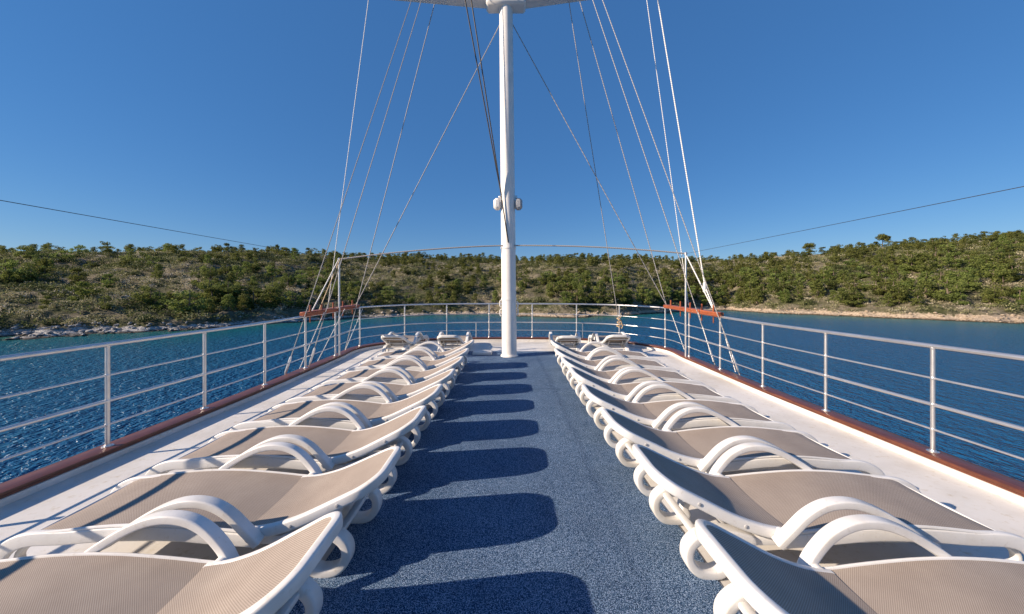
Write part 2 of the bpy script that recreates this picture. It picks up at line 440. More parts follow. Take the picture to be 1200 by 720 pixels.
def pine_shape(kind, r):
    """unit-scale tree about 6 m high: limbs and clump positions"""
    cs, rs, limbs = [], [], []
    h = 6.0
    if kind == 'umbrella':
        for k in range(20):
            a = r.random()*6.28; d = 1.9*r.random()**.5; cs.append((d*math.cos(a), d*math.sin(a), h-1.3-.30*d*d+r.random()*1.2)); rs.append(.62+.3*r.random())
        cs.append((1.1, .3, 3.7)); rs.append(.5)
    elif kind == 'cone':
        for k in range(22):
            z = .4+(h-.8)*(k+.5)/22; w = 1.9*(1-(z/h))**.75+.25; a = k*2.4+r.random(); d = w*(.3+.7*r.random())
            cs.append((d*math.cos(a), d*math.sin(a), z)); rs.append(.5+.35*r.random())
    else:
        for k in range(22):
            a = r.random()*6.28; z = .45+r.random()*(h-1.4); w = 2.2*math.sin(min(1, (z+.5)/(h+.1))*math.pi*.92)+.2; d = w*r.random()**.55
            cs.append((d*math.cos(a), d*math.sin(a), z)); rs.append(.55+.45*r.random())
    for c in cs[::2]: limbs.append(c)
    return cs, rs, limbs
def trunk_mesh(limbs, h, r):
    mb = MB(); bend = r.normal()*.15
    mb.tube(smooth_path([(0, 0, -.8), (bend*.4, 0, h*.3), (bend, bend*.6, h*.62), (bend*.5, bend, h*.93)], 4), [.20-.165*k/12 for k in range(13)], 6)
    for c in limbs[:9]:
        z0 = max(.8, c[2]-.8); mb.tube([(bend*.6, bend*.3, z0), (c[0]*.55, c[1]*.55, c[2]-.35), (c[0]*.95, c[1]*.95, c[2])], [.07, .045, .02], 5)
    return mb
protos = []
for k in range(12):
    kind = ['round', 'cone', 'round', 'round', 'cone', 'umbrella'][k % 6]
    r = np.random.default_rng(100+k)
    cs, rs, limbs = pine_shape(kind, r)
    Q, T = cloud(cs, rs, 130, .185, .70, .50+.10*((k % 3)-1), r)
    protos.append((kind, Q, T, limbs, r))

def density(a, t):
    """how many pines: thick by the ridge and along the lower right shore, sparse at left"""
    ridge = np.exp(-((t-.88)/.16)**2)
    low = np.exp(-((t-.10)/.16)**2)
    d = .08+.80*ridge*np.interp(a, [-600, -450, -250, 0, 200, 350, 450, 600], [.22, .3, .7, 1, .85, .25, .5, .9])
    d += low*np.interp(a, [-600, -420, -390, -330, -150, 20, 60, 200, 300, 600], [.05, .1, .9, .8, .35, .3, .8, .9, 1.0, 1.1])
    d += np.exp(-((t-.45)/.2)**2)*np.interp(a, [-600, -250, 40, 120, 250, 350, 600], [.10, .15, .25, .4, .3, .55, .75])
    return np.clip(d, 0, 1)

# candidate positions with rejection, nearest ones kept as individuals
cand = []
tries = 0
fixed = [(-375, 7, 6.6, 2), (-505, 28, 5.2, 3), (-330, 9, 6.2, 0), (-300, 8, 6.0, 6), (-352, 12, 5.8, 8), (-280, 7, 6.0, 3), (-590, 30, 6.5, 2), (-560, 30, 5.5, 6), (-240, 7, 5.2, 9), (351, 104, 9.0, 5), (437, 103, 10.0, 11),
         (-255, 7, 5.0, 2), (160, 8, 6.6, 8), (185, 14, 6.0, 3), (128, 7, 5.6, 0), (-505, 62, 4.8, 2)]
for a, u, h, k in fixed: cand.append((a, u, h, k))
cells = {}
def free(X, Y, rad):
    gx, gy = int(X//3), int(Y//3)
    for i in (-1, 0, 1):
        for j in (-1, 0, 1):
            for (x, y) in cells.get((gx+i, gy+j), []):
                if (x-X)**2+(y-Y)**2 < rad*rad: return False
    cells.setdefault((gx, gy), []).append((X, Y)); return True
while len(cand) < 1250 and tries < 90000:
    tries += 1
    a = random.uniform(-760, 760); u = 5+105*random.random()
    t = u/105
    z0 = float(shore(a)); 
    if random.random() > float(density(a, t))*(z0+u)/230*1.12: continue
    Yp = z0+u; Xp = a*Yp/420
    if not free(Xp, Yp, 1.9): continue
    h = random.uniform(3.0, 5.4)*(1.3 if t < .3 and a > 0 else 1)
    cand.append((a, u, h, random.choice([0, 1, 2, 3, 4, 6, 7, 8, 9, 10, 2, 3, 8, 9])))
def place(a, u):
    X, Y, H, _ = hill(np.array([a]), np.array([u])); return float(X[0]), float(Y[0]), float(H[0])+WZ
cand = [(place(a, u), h, k, a, u) for a, u, h, k in cand]
nfix = len(fixed)
rest = sorted(cand[nfix:], key=lambda c: -(c[1]/c[0][1]) if abs(c[3]) < 600 else 1)
indiv = cand[:nfix]+[c for c in rest if abs(c[3]) < 598][:298-nfix]
idset = set(id(c) for c in indiv); mass = [c for c in cand if id(c) not in idset]

kind_n = {'round': 'bushy', 'cone': 'pointed', 'umbrella': 'flat topped'}
place_n = ['at the far left edge', 'one tenth across', 'one fifth across', 'near the left pin rail', 'well left of the mast', 'just left of the mast',
           'just right of the mast', 'well right of the mast', 'near the right pin rail', 'beyond the right railing', 'nine tenths across', 'at the far right edge']
ords = ['first', 'second', 'third', 'fourth', 'fifth', 'sixth', 'seventh', 'eighth', 'ninth', 'tenth', 'eleventh', 'twelfth', 'thirteenth', 'fourteenth', 'fifteenth', 'sixteenth', 'seventeenth', 'eighteenth', 'nineteenth', 'twentieth']
def tree_key(c):
    band = 'shoreline' if c[4] < 22 else 'lower slope' if c[4] < 48 else 'upper slope' if c[4] < 78 else 'ridge'
    size = 'tall' if c[1] > 4.6 else 'mid sized' if c[1] > 3.8 else 'small'
    return (size, kind_n[protos[c[2]][0]], band, place_n[min(11, max(0, int((c[3]+600)/100)))])
tree_groups = {}
for c in indiv: tree_groups.setdefault(tree_key(c), []).append(c)
for v in tree_groups.values(): v.sort(key=lambda c: c[3])
special = {0: 'big bright green pine standing at the water edge, largest on the left shore',
           1: 'lone bright green pine among low scrub on the far left slope',
           9: 'flat topped pine rising alone above the right ridge line, left one of two',
           10: 'tall flat topped pine with bare trunk against the sky on the right ridge'}
roots = {}
for n_, (p, h, k, a, u) in enumerate(indiv):
    kind, Q, T, limbs, r = protos[k]
    if k not in roots:
        root = empty('pine_tree')
        cr = quads_obj('crown', Q, T, M['pine'], root)
        tr = trunk_mesh(limbs, 6.0, r).build('trunk', M['bark'], root)
        roots[k] = (root, cr, tr); t = root
    else:
        root, cr, tr = roots[k]
        t = root.copy(); C.objects.link(t)
        for ch in (cr, tr):
            c = ch.copy(); C.objects.link(c); c.parent = t
    s = h/6.0; t.location = (p[0], p[1], p[2]-.1); t.rotation_euler = (0, 0, random.uniform(0, 6.28)); t.scale = (s*random.uniform(.95, 1.25), s*random.uniform(.95, 1.25), s)
    if n_ in special: lab = special[n_]
    else:
        size, kn, band, pl = tree_key(indiv[n_]); mates = tree_groups[(size, kn, band, pl)]
        lab = f"{size} {kn} pine on the {band} {pl}"
        if len(mates) > 1: lab += f", {ords[min(19, [id(c) for c in mates].index(id(indiv[n_])))]} from left"
    tag(t, lab, 'tree', 'pine trees on the hillside across the water')

Qs, Ts = [], []
for (p, h, k, a, u) in mass:
    kind, Q, T, limbs, r = protos[k]
    sel = rng.random(len(Q)) < (.55 if abs(a) < 600 else .3)
    an = rng.random()*6.28; s = h/6.0; ca, sa = math.cos(an)*s*1.1, math.sin(an)*s*1.1
    q = Q[sel]; x = q[..., 0]*ca-q[..., 1]*sa+p[0]; y = q[..., 0]*sa+q[..., 1]*ca+p[1]; z = q[..., 2]*s+p[2]-.2
    c0 = np.stack([x, y, z], -1); m0 = c0.mean(1, keepdims=True); c0 = m0+(c0-m0)*1.25
    Qs.append(c0); Ts.append(np.clip(T[sel]+rng.normal()*.12, 0, 1))
tag(quads_obj('far_wood', np.concatenate(Qs), np.concatenate(Ts), M['pine']), 'far pine wood covering the hillside between the larger trees', 'wood', None, 'stuff')

# low scrub: one mass
shr = []
for k in range(10):
    r = np.random.default_rng(500+k)
    nb = 4+k % 4
    cs = [(r.normal()*.55, r.normal()*.55, .35+.3*r.random()) for _ in range(nb)]; rs = [.5+.3*r.random() for _ in range(nb)]
    shr.append(cloud(cs, rs, 30, .16, .7, .5, r))
Qs, Ts = [], []
ns = 27000
aS = rng.uniform(-720, 720, ns); uS = 1.5+rng.random(ns)**.75*120
XS, YS, HS, UUS = hill(aS, uS)
cl = fbm(XS*.10, YS*.13, 41); cl2 = fbm(XS*.035, YS*.05, 61); open_ = fbm(XS*.14, YS*.22, 88)
for i in range(ns):
    if UUS[i] < 2.3 or HS[i] < .7: continue
    if open_[i] > .62 and rng.random() < .7: continue
    Q, T = shr[i % 10]
    s = (.5+.75*rng.random())*(1.35 if cl[i] > .58 else 1.0)
    if abs(aS[i]) > 600: s *= 1.2
    an = rng.random()*6.28; ca, sa = math.cos(an)*s, math.sin(an)*s
    q = Q; x = q[..., 0]*ca-q[..., 1]*sa+XS[i]; y = q[..., 0]*sa+q[..., 1]*ca+YS[i]; z = q[..., 2]*s+HS[i]+WZ-.1
    Qs.append(np.stack([x, y, z], -1))
    tone = (.16 if cl[i] > .57 else .60)+(cl2[i]-.5)*1.3+rng.normal()*.16
    Ts.append(np.clip(T-.5+tone, 0, 1))
tag(quads_obj('scrub', np.concatenate(Qs), np.concatenate(Ts), M['scrub']), 'low olive and brown maquis scrub covering the hillside', 'scrub', None, 'stuff')

# shore boulders: one mass
import bmesh
def rock_shape(seed):
    r = np.random.default_rng(seed); bm = bmesh.new(); bmesh.ops.create_icosphere(bm, subdivisions=2, radius=1)
    v = np.array([x.co for x in bm.verts]); f = np.array([[x.index for x in q.verts] for q in bm.faces]); bm.free()
    for _ in range(9):
        d = r.normal(size=3); d /= np.linalg.norm(d); k = .45+.35*r.random(); pr = v@d
        v = v-np.outer(np.maximum(pr-k, 0), d)
    return v*np.array([1, .8, .55]), f
rocks = [rock_shape(900+k) for k in range(6)]
Vs, Fs, Rk, Wm, base = [], [], [], [], 0
nb = 2600
aB = rng.uniform(-700, 700, nb); uB = rng.uniform(-3, 9, nb)
XB, YB, HB, UB = hill(aB, uB)
for i in range(nb):
    if UB[i] < -1.0 or UB[i] > 4.0: continue
    v, f = rocks[i % 6]; s = .18+.55*rng.random()**2.5
    an = rng.random()*6.28; ca, sa = math.cos(an), math.sin(an)
    w = np.stack([v[:, 0]*ca-v[:, 1]*sa, v[:, 0]*sa+v[:, 1]*ca, v[:, 2]], -1)*s+np.array([XB[i], YB[i], max(HB[i], -.2)+WZ+.05])
    Vs.append(w); Fs.append(f+base); base += len(w)
    Rk.append(np.full(len(w), 1.4)); Wm.append(np.full(len(w), np.interp(aB[i], [-250, -60, 200], [0, .85, 1])))
tag(np_mesh('shore_rocks', np.concatenate(Vs), np.concatenate(Fs), M['ground'], attr={'rock': ('POINT', np.concatenate(Rk)), 'warm': ('POINT', np.concatenate(Wm))}),
    'pale limestone rocks strewn along the waterline', 'rocks', None, 'stuff')

# ------------------------------------------------------------------ ship: deck, carpet, toe rail, hull
def rise(y):
    return .11*max(0, (y-5)/5)**1.3 if y > 5 else 0.0
posts_R = [(3.77, 1.03), (3.77, 2.11), (3.77, 3.19), (3.77, 4.27), (3.77, 5.33), (3.77, 6.41), (3.76, 7.5), (3.73, 8.58)]
posts_L = [(-3.7, 1.15), (-3.7, 2.22), (-3.7, 3.30), (-3.7, 4.35), (-3.7, 5.42), (-3.7, 6.5), (-3.69, 7.6), (-3.64, 8.72)]
bow = [(2.92, 9.52), (1.86, 9.93), (.64, 10.06), (-.57, 10.06), (-1.74, 9.95), (-2.8, 9.58)]
ring = [(-3.7, -5), (-3.7, -2), (-3.7, 0)]+posts_L+bow[::-1]+posts_R[::-1]+[(3.77, 0), (3.77, -2), (3.77, -5)]
ringS = smooth_path([(x, y, 0) for x, y in ring], 6)
def offset(path, d):
    out = []
    n = len(path)
    for i, p in enumerate(path):
        a = np.array(path[max(i-1, 0)]); b = np.array(path[min(i+1, n-1)]); t = b-a; t /= np.linalg.norm(t)
        out.append((p[0]+t[1]*d, p[1]-t[0]*d, 0))     # right-hand side is inboard (path runs clockwise)
    return out
inner = offset(ringS, .10)
# deck sheet
def half(inner, y, sgn):
    best = None
    for a, b in zip(inner[:-1], inner[1:]):
        if (a[1]-y)*(b[1]-y) <= 0 and abs(a[1]-b[1]) > 1e-9:
            t = (y-a[1])/(b[1]-a[1]); x = a[0]+(b[0]-a[0])*t
            if x*sgn > 0: best = x if best is None else (min(best, x) if sgn < 0 else max(best, x))
    return best if best is not None else 0.0
ymax = max(p[1] for p in inner)-.004
ys = list(np.linspace(-5, 8, 40))+list(8+(ymax-8)*np.sin(np.linspace(0, math.pi/2, 40))[1:])
mb = MB(); V = []; nx = 24
for y in ys:
    l, r = half(inner, y, -1)-.02, half(inner, y, 1)+.02
    V += [(l+(r-l)*k/nx, y, rise(y)) for k in range(nx+1)]
Fc = [(j*(nx+1)+k, j*(nx+1)+k+1, (j+1)*(nx+1)+k+1, (j+1)*(nx+1)+k) for j in range(len(ys)-1) for k in range(nx)]
mb.add(V, Fc); tag(mb.build('deck', M['deck']), kind='structure')
# carpet: thin sheet along the middle with a little thickness
mb = MB(); top = []; ycs = np.linspace(-5, 8.55, 60); th_ = .009
xs = [-1.05, -1.045]+list(np.linspace(-1, 1.05, 12))+[1.095, 1.10]
for y in ycs:
    for n_, x in enumerate(xs): top.append((x+.006*math.sin(y*5+x*9)*(abs(x) > 1), y, rise(y)+(th_ if 0 < n_ < len(xs)-1 else .001)))
m_ = len(xs)
mb.add(top, [(j*m_+k, j*m_+k+1, (j+1)*m_+k+1, (j+1)*m_+k) for j in range(len(ycs)-1) for k in range(m_-1)])
cpt = mb.build('carpet', M['carpet']); tag(cpt, 'speckled blue carpet running along the middle of the deck', 'carpet')

# toe rail: white upstand with varnished cap
toe = empty('toe_rail'); tag(toe, 'low white upstand with varnished wooden cap round the deck edge', 'toe rail')
mb = MB()
up = [(x, y, rise(y)+.018) for x, y, _ in offset(ringS, .045)]
mb.sweep(up, rrect(.11, .074, .01, 2), side=lambda i: Vector((0, 0, 1)).cross(Vector(up[min(i+1, len(up)-1)])-Vector(up[max(i-1, 0)])))
mb.build('upstand', M['deck'], toe)
mb = MB()
cp = [(x, y, rise(y)+.089) for x, y, _ in offset(ringS, .01)]
mb.sweep(cp, rrect(.19, .026, .007, 2), side=lambda i: Vector((0, 0, 1)).cross(Vector(cp[min(i+1, len(cp)-1)])-Vector(cp[max(i-1, 0)])))
mb.build('wooden_cap', M['wood'], toe)
mb = MB()
cq = [(x, y, rise(y)+.0645) for x, y, _ in offset(ringS, .0)]
mb.sweep(cq, rrect(.186, .017, .005, 2), side=lambda i: Vector((0, 0, 1)).cross(Vector(cq[min(i+1, len(cq)-1)])-Vector(cq[max(i-1, 0)])))
mb.build('cap_moulding', M['wood'], toe)
# hull sides down to the water
mb = MB(); hp = offset(ringS, -.03); V = []
levels = [(-.004, 0), (-.4, .0), (-3, .35), (-6.9, 1.3)]
for z, ins in levels:
    o = offset(ringS, -.03+ins)
    V += [(p[0], p[1], z+rise(p[1])) for p in o]
n_ = len(hp)
mb.add(V, [(l*n_+i, l*n_+i+1, (l+1)*n_+i+1, (l+1)*n_+i) for l in range(3) for i in range(n_-1)])
b0 = [(p[0], p[1]) for p in hp]
tag(mb.build('ship_hull', M['hull']), 'white hull sides of the ship below the sun deck', 'ship')

# ------------------------------------------------------------------ railing
rail = empty('railing'); tag(rail, 'steel guard railing with four horizontal bars round the deck', 'railing')
RH = [(.94, .021), (.655, .0095), (.42, .0165), (.20, .0095)]
def base_z(y): return .099+rise(y)
for hh, rad in RH:
    mb = MB(); mb.tube([(x, y, base_z(y)+hh) for x, y, _ in ringS], rad, 10); mb.build('rail_bar', M['steel'], rail)
for (x, y) in [(-3.7, 0), (3.77, 0)]+posts_L+posts_R+bow:
    mb = MB(); b = base_z(y)
    mb.tube([(x, y, b-.01), (x, y, b+.935)], .0175, 12)
    mb.tube([(x, y, b), (x, y, b+.008), (x, y, b+.0081), (x, y, b+.02)], [.042, .042, .026, .022], 14)
    for hh in (.20, .42, .655, .925): mb.tube([(x, y, b+hh-.014), (x, y, b+hh-.005), (x, y, b+hh+.005), (x, y, b+hh+.014)], [.0178, .0205, .0205, .0178], 12)
    mb.build('post', M['steel'], rail)
for x in (-.93, 2.02):
    mb = MB(); yv = 10.0 if x < 0 else 9.9; b = base_z(yv); mb.tube([(x, yv, b-.01), (x, yv, b+.42)], .012, 8); mb.build('short_post', M['steel'], rail)

# pin rails on the top bar
def pin_rail(sgn, xr, y0, y1, label):
    root = empty('pin_rail', (xr, (y0+y1)/2, base_z((y0+y1)/2)+.94)); tag(root, label, 'pin rail', 'wooden pin rails on the railing')
    L = y1-y0; mb = MB()
    dz = (base_z(y1)-base_z(y0))/L
    rot = Matrix.Rotation(math.atan(dz), 3, 'X')
    mb.box((0, 0, .04), (.13, L, .085), .012, rot); mb.build('board', M['redwood'], root)
    for k, t in enumerate((-.40, -.22, -.02, .17, .38)):
        mb = MB(); y = t*L; z = .035+dz*y
        mb.tube([(0, y, z-.17), (0, y, z-.16), (0, y, z-.02), (0, y, z+.035), (0, y, z+.04), (0, y, z+.10), (0, y, z+.15), (0, y, z+.165)], [.005, .011, .012, .012, .022, .015, .020, .006], 8)
        mb.build('belaying_pin', M['redwood'], root)
    return root
pin_rail(-1, -3.70, 6.42, 8.72, 'long varnished pin rail on the left railing with ropes made fast')
pin_rail(1, 3.76, 6.38, 8.62, 'long varnished pin rail on the right railing with ropes made fast')

# ------------------------------------------------------------------ mast
MY = 8.02; lean = -.0098
def mx(z): return .0+lean*z
mast = empty('mast', (0, MY, rise(MY))); tag(mast, 'tall white mast standing at the forward end of the blue carpet', 'mast')
mb = MB(); mb.tube([(mx(z), 0, z-.06) for z in np.linspace(0, 14.6, 30)], [.166-.030*k/29 for k in range(30)], 32); mb.build('pole', M['mast'], mast)
mb = MB(); mb.tube([(0, 0, .0), (0, 0, .03), (0, 0, .0301), (0, 0, .05)], [.20, .20, .178, .172], 28); mb.build('mast_collar', M['mast'], mast)
# crosstree: tapered wing pair
zc = 7.93-rise(MY)
for s in (-1, 1):
    mb = MB(); V = []; st = [(.10, .34, .17), (.6, .33, .16), (1.4, .28, .13), (2.4, .22, .10), (3.35, .14, .06), (3.42, .08, .03)]
    prof = rrect(1, 1, .25, 3); m_ = len(prof)
    for x, w, t in st:
        V += [(s*x, -.02*x+u*w, zc+(x-.5)*(.058 if s < 0 else .105)+(v+.5)*t) for u, v in prof]
    mb.add(V, [(a*m_+k, (a+1)*m_+k, (a+1)*m_+(k+1) % m_, a*m_+(k+1) % m_) for a in range(len(st)-1) for k in range(m_)]+[tuple((len(st)-1)*m_+k for k in range(m_))])
    mb.build('crosstree', M['mast'], mast).location = (mx(zc), 0, 0)
mb = MB(); mb.box((mx(zc), -.02, zc-.055), (.88, .36, .13), .05); mb.build('crosstree_bracket', M['mast'], mast)
# deck lamps on the mast
zl = EYE+100/F*MY-rise(MY)
for s in (-1, 1):
    mb = MB(); x = mx(zl)+s*.235
    mb.box((x, -.03, zl), (.17, .20, .25), .05)
    l = mb.build('deck_lamp', M['mast'] if s < 0 else M['grey'], mast)
    mb = MB(); mb.box((x-s*.07, .02, zl+.17), (.09, .05, .07), .01); mb.build('lamp_bracket', M['steel'], l)
# cleats and fittings at rail height
for s, z in ((-1, 1.18), (-1, .98), (1, 1.15), (1, 1.0)):
    mb = MB(); x = s*.172+mx(z)
    mb.tube([(x, -.06, z-.08), (x+s*.028, -.06, z-.05), (x+s*.028, -.06, z+.05), (x, -.06, z+.08)], .012, 8)
    mb.build('cleat', M['mast'], mast)
for z in (1.28, 2.42):
    mb = MB(); mb.tube([(mx(z), 0, z-.02), (mx(z), 0, z+.02)], .172, 28); mb.build('band', M['mast'], mast)

# ------------------------------------------------------------------ awning poles, cables, shrouds
def PX(x, y, Y):     # a photograph pixel on the plane at distance Y -> point
    return Vector(((x-597)/F*Y, Y, EYE+(340-y)/F*Y))
def pole(x, y, top, label):
    root = empty('awning_pole', (x, y, base_z(y)-.02)); tag(root, label, 'pole', 'thin steel poles beside the pin rails')
    h = top-(base_z(y)-.02); mb = MB(); mb.tube([(0, 0, 0), (0, 0, h)], .021, 10); mb.build('tube', M['steel'], root)
    mb = MB(); mb.tube([(0, 0, h-.03), (0, 0, h+.02), (0, 0, h+.035)], [.03, .03, .012], 10); mb.build('end_cap', M['steel'], root)
PLx, PRx, PYl, PYr, PLz, PRz = -3.62, 3.69, 7.62, 7.50, 2.19, 2.30
pole(PLx, PYl, PLz, 'thin white pole standing beside the left pin rail')
pole(PRx, PYr, PRz, 'thin grey pole standing beside the right pin rail')
def line(name, pts, r, m, label, cat, group=None, sag=0.0):
    P = []
    for a, b in zip(pts[:-1], pts[1:]):
        a, b = Vector(a), Vector(b)
        for k in range(16):
            t = k/16; p = a.lerp(b, t); p.z -= sag*4*t*(1-t); P.append(p)
    P.append(Vector(pts[-1]))
    mb = MB(); mb.tube(P, r, 6); o = tag(mb.build(name, m), label, cat, group)
    if name == 'shroud':
        d = (Vector(pts[0])-Vector(pts[-1])).normalized(); e = Vector(pts[-1])
        mb = MB(); mb.tube([e+d*t for t in (.04, .06, .10, .30, .34, .36)], [.008, .016, .020, .020, .016, .008], 8)
        mb.build('turnbuckle', M['steel'], o)
    return o
mt = lambda z: (mx(z), MY, z)
HEAD = 14.1; g1 = 'steel shrouds and ropes running up the mast'
line('cable', [(PLx, PYl, PLz), (mx(2.5)-.12, MY-.1, 2.52)], .016, M['wire'], 'thick cable sagging from the left pole to the mast', 'cable', 'cables between the mast and the poles', -.05)
line('cable', [(mx(2.5)+.13, MY-.1, 2.52), (PRx, PYr, PRz)], .016, M['wire'], 'thick cable sagging from the mast to the right pole', 'cable', 'cables between the mast and the poles', -.05)
line('cable', [(PLx, PYl, PLz), (-3.7, -5, 2.22)], .0028, M['rope_d'], 'dark thin cable running aft over the left railing', 'cable', 'dark overhead cables', .02)
line('cable', [(PRx, PYr, PRz), (3.77, -5, 2.32)], .0028, M['rope_d'], 'dark thin cable running aft over the right railing', 'cable', 'dark overhead cables', .02)
tipL, tipR = (-3.12, MY-.06, 8.06), (3.02, MY-.06, 8.2)
# left
line('rope', [tipL, PX(384, 362, 7.95)], .0075, M['rope_w'], 'outermost left rope, from the crosstree end to the left pin rail', 'rope', g1)
line('shroud', [mt(HEAD), PX(333, 442, 6.1)], .0085, M['wire'], 'steel shroud to the left deck edge, aftmost of the left pair', 'shroud', g1)
line('shroud', [mt(HEAD-.1), PX(362, 430, 6.62)], .0085, M['wire'], 'steel shroud to the left deck edge, forward one of the left pair', 'shroud', g1)
line('rope', [mt(HEAD-.2), PX(404, 412, 8.4)], .009, M['wire'], 'pale rope crossing the left pin rail near its forward end', 'rope', g1)
line('rope', [mt(7.75), PX(417, 358, 8.6)], .0095, M['wire'], 'thin diagonal stay from under the crosstree to the left pin rail', 'rope', g1)
line('rope', [PX(397, 304, 7.62), PX(365, 366, 6.9)], .012, M['rope_w'], 'thick white rope bundle from the left pole down to the pin rail', 'rope', 'thick rope bundles by the poles')
line('rope', [PX(399, 303, 7.60), PX(373, 366, 7.1)], .010, M['tan'], 'tan rope from the left pole top to the pin rail', 'rope', 'ropes by the poles')
for x0, y0, x1, y1, Yd, lb in ((380, 366, 350, 435, 6.7, 'aftmost'), (404, 362, 372, 424, 7.3, 'middle'), (425, 362, 404, 412, 8.3, 'forward')):
    line('lanyard', [PX(x0, y0, Yd+.25), PX(x1, y1, Yd-.12)], .007, M['rope_w'], f'{lb} pale lanyard hanging below the left pin rail', 'rope', 'lanyards below the left pin rail')
# right
line('rope', [mt(7.75), PX(780, 356, 8.6)], .0095, M['wire'], 'thin diagonal stay from under the crosstree to the right pin rail', 'rope', g1)
r2 = line('halyard', [(1.33, MY, 8.0), PX(725, 376, 9.45)], .0095, M['wire'], 'white flag halyard from the crosstree to the knotted rail post', 'rope', g1)
mb = MB()
kp = PX(725.5, 376, 9.42)
mb.tube(smooth_path([tuple(kp+Vector((.05*math.cos(t*1.3)+.01*math.sin(t*3), .05*math.sin(t*1.3), -.02*t+.10))) for t in range(16)], 3), .016, 6)
mb.tube([tuple(kp+Vector((.03, -.04, .0))), tuple(kp+Vector((.08, -.05, -.14))), tuple(kp+Vector((.05, -.05, -.2)))], .014, 6)
tag(mb.build('rope_knot', M['tan']), 'knotted tan rope wrapped round a bow rail post', 'rope')
line('rope', [mt(HEAD-.1), PX(781, 358, 8.5)], .009, M['wire'], 'pale rope ending at the forward end of the right pin rail', 'rope', g1)
line('shroud', [mt(HEAD), PX(867, 440, 6.2)], .0085, M['wire'], 'steel shroud to the right deck edge, aftmost of the right pair', 'shroud', g1)
line('shroud', [mt(HEAD-.1), PX(838, 428, 6.85)], .0085, M['wire'], 'steel shroud to the right deck edge, forward one of the right pair', 'shroud', g1)
line('rope', [tipR, PX(807, 358, 7.5)], .0075, M['rope_w'], 'thin rope from the right crosstree to the foot of the right pole', 'rope', g1)
r7 = line('rope', [(3.26, MY-.06, 8.2), PX(826, 335, 7.1), PX(837, 364, 6.75)], .0125, M['rope_w'], 'thick bright white rope with a block, outermost on the right', 'rope', g1)
mb = MB(); bp = PX(826, 337, 7.06); mb.box(bp, (.07, .05, .21), .02); mb.build('pulley_block', M['mast'], r7)
line('rope', [PX(804, 299, 7.5), PX(835, 361, 6.85)], .012, M['rope_w'], 'thick white rope bundle from the right pole down to the pin rail', 'rope', 'thick rope bundles by the poles')
for x0, y0, x1, y1, Yd, lb in ((818, 366, 836, 424, 6.8, 'forward'), (843, 372, 862, 436, 6.35, 'aftmost'), (785, 362, 802, 410, 8.0, 'thin forward')):
    line('lanyard', [PX(x0, y0, Yd+.2), PX(x1, y1, Yd-.1)], .007, M['rope_w'], f'{lb} pale lanyard hanging below the right pin rail', 'rope', 'lanyards below the right pin rail')
# dark halyards on the mast
line('halyard', [(-1.12, MY-.9, 8.6), (mx(3.7)-.16, MY-.17, 3.72), (mx(2.6)+.0, MY-.172, 2.58)], .013, M['rope_d'], 'dark halyard cleated on the front of the mast, left of the pair', 'rope', 'dark halyards beside the mast')
line('halyard', [(-.96, MY-.9, 8.6), (mx(3.65)-.14, MY-.175, 3.62)], .013, M['rope_d'], 'dark halyard ending behind the left lamp, right of the pair', 'rope', 'dark halyards beside the mast')

# ------------------------------------------------------------------ sun loungers
LEN = 1.82
seat_prof = [(0.0, .262), (.05, .272), (.20, .290), (.45, .314), (.70, .318), (.95, .300), (1.16, .276)]
back_prof = [(1.15, .278), (1.27, .293), (1.42, .338), (1.60, .420), (1.74, .487), (LEN, .528)]
def zs_(prof, x): return float(np.interp(x, [p[0] for p in prof], [p[1] for p in prof]))
def curve_pr(prof, n=24):
    s = smooth_path([(x, 0, z) for x, z in prof], 6); xs = [p[0] for p in s]; z = [p[2] for p in s]
    return lambda x: float(np.interp(x, xs, z))
zseat, zback = curve_pr(seat_prof), curve_pr(back_prof)
def uframe(x_open, x_end, hw_open, hw_end, rc, zf):
    """U outline in plan: open side at x_open, rounded corners at x_end"""
    s = 1 if x_end > x_open else -1; pts = []
    for k in range(14):
        t = k/13; x = x_open+(x_end-s*rc-x_open)*t; pts.append((x, hw_open+(hw_end-hw_open)*t))
    for k in range(1, 9):
        a = R(90*k/8); pts.append((x_end-s*rc+s*rc*math.sin(a), hw_end-rc+rc*math.cos(a)))
    half_ = pts; full = half_+[(x, -y) for x, y in half_[::-1]]
    return [(x, y, zf(x)) for x, y in full]
def sling(frame, zf, inset, sag):
    n = len(frame)//2; mb = MB(); V = []; m_ = 12
    for k in range(n):
        a = np.array(frame[k]); b = np.array(frame[-1-k])
        for j in range(m_+1):
            t = j/m_; p = a+(b-a)*t; w = abs(a[1]-b[1]); dx = 0
            p[2] -= sag*4*t*(1-t)*min(1, w/.4)+inset
            V.append(tuple(p))
    mb.add(V, [(k*(m_+1)+j, k*(m_+1)+j+1, (k+1)*(m_+1)+j+1, (k+1)*(m_+1)+j) for k in range(n-1) for j in range(m_)])
    return mb
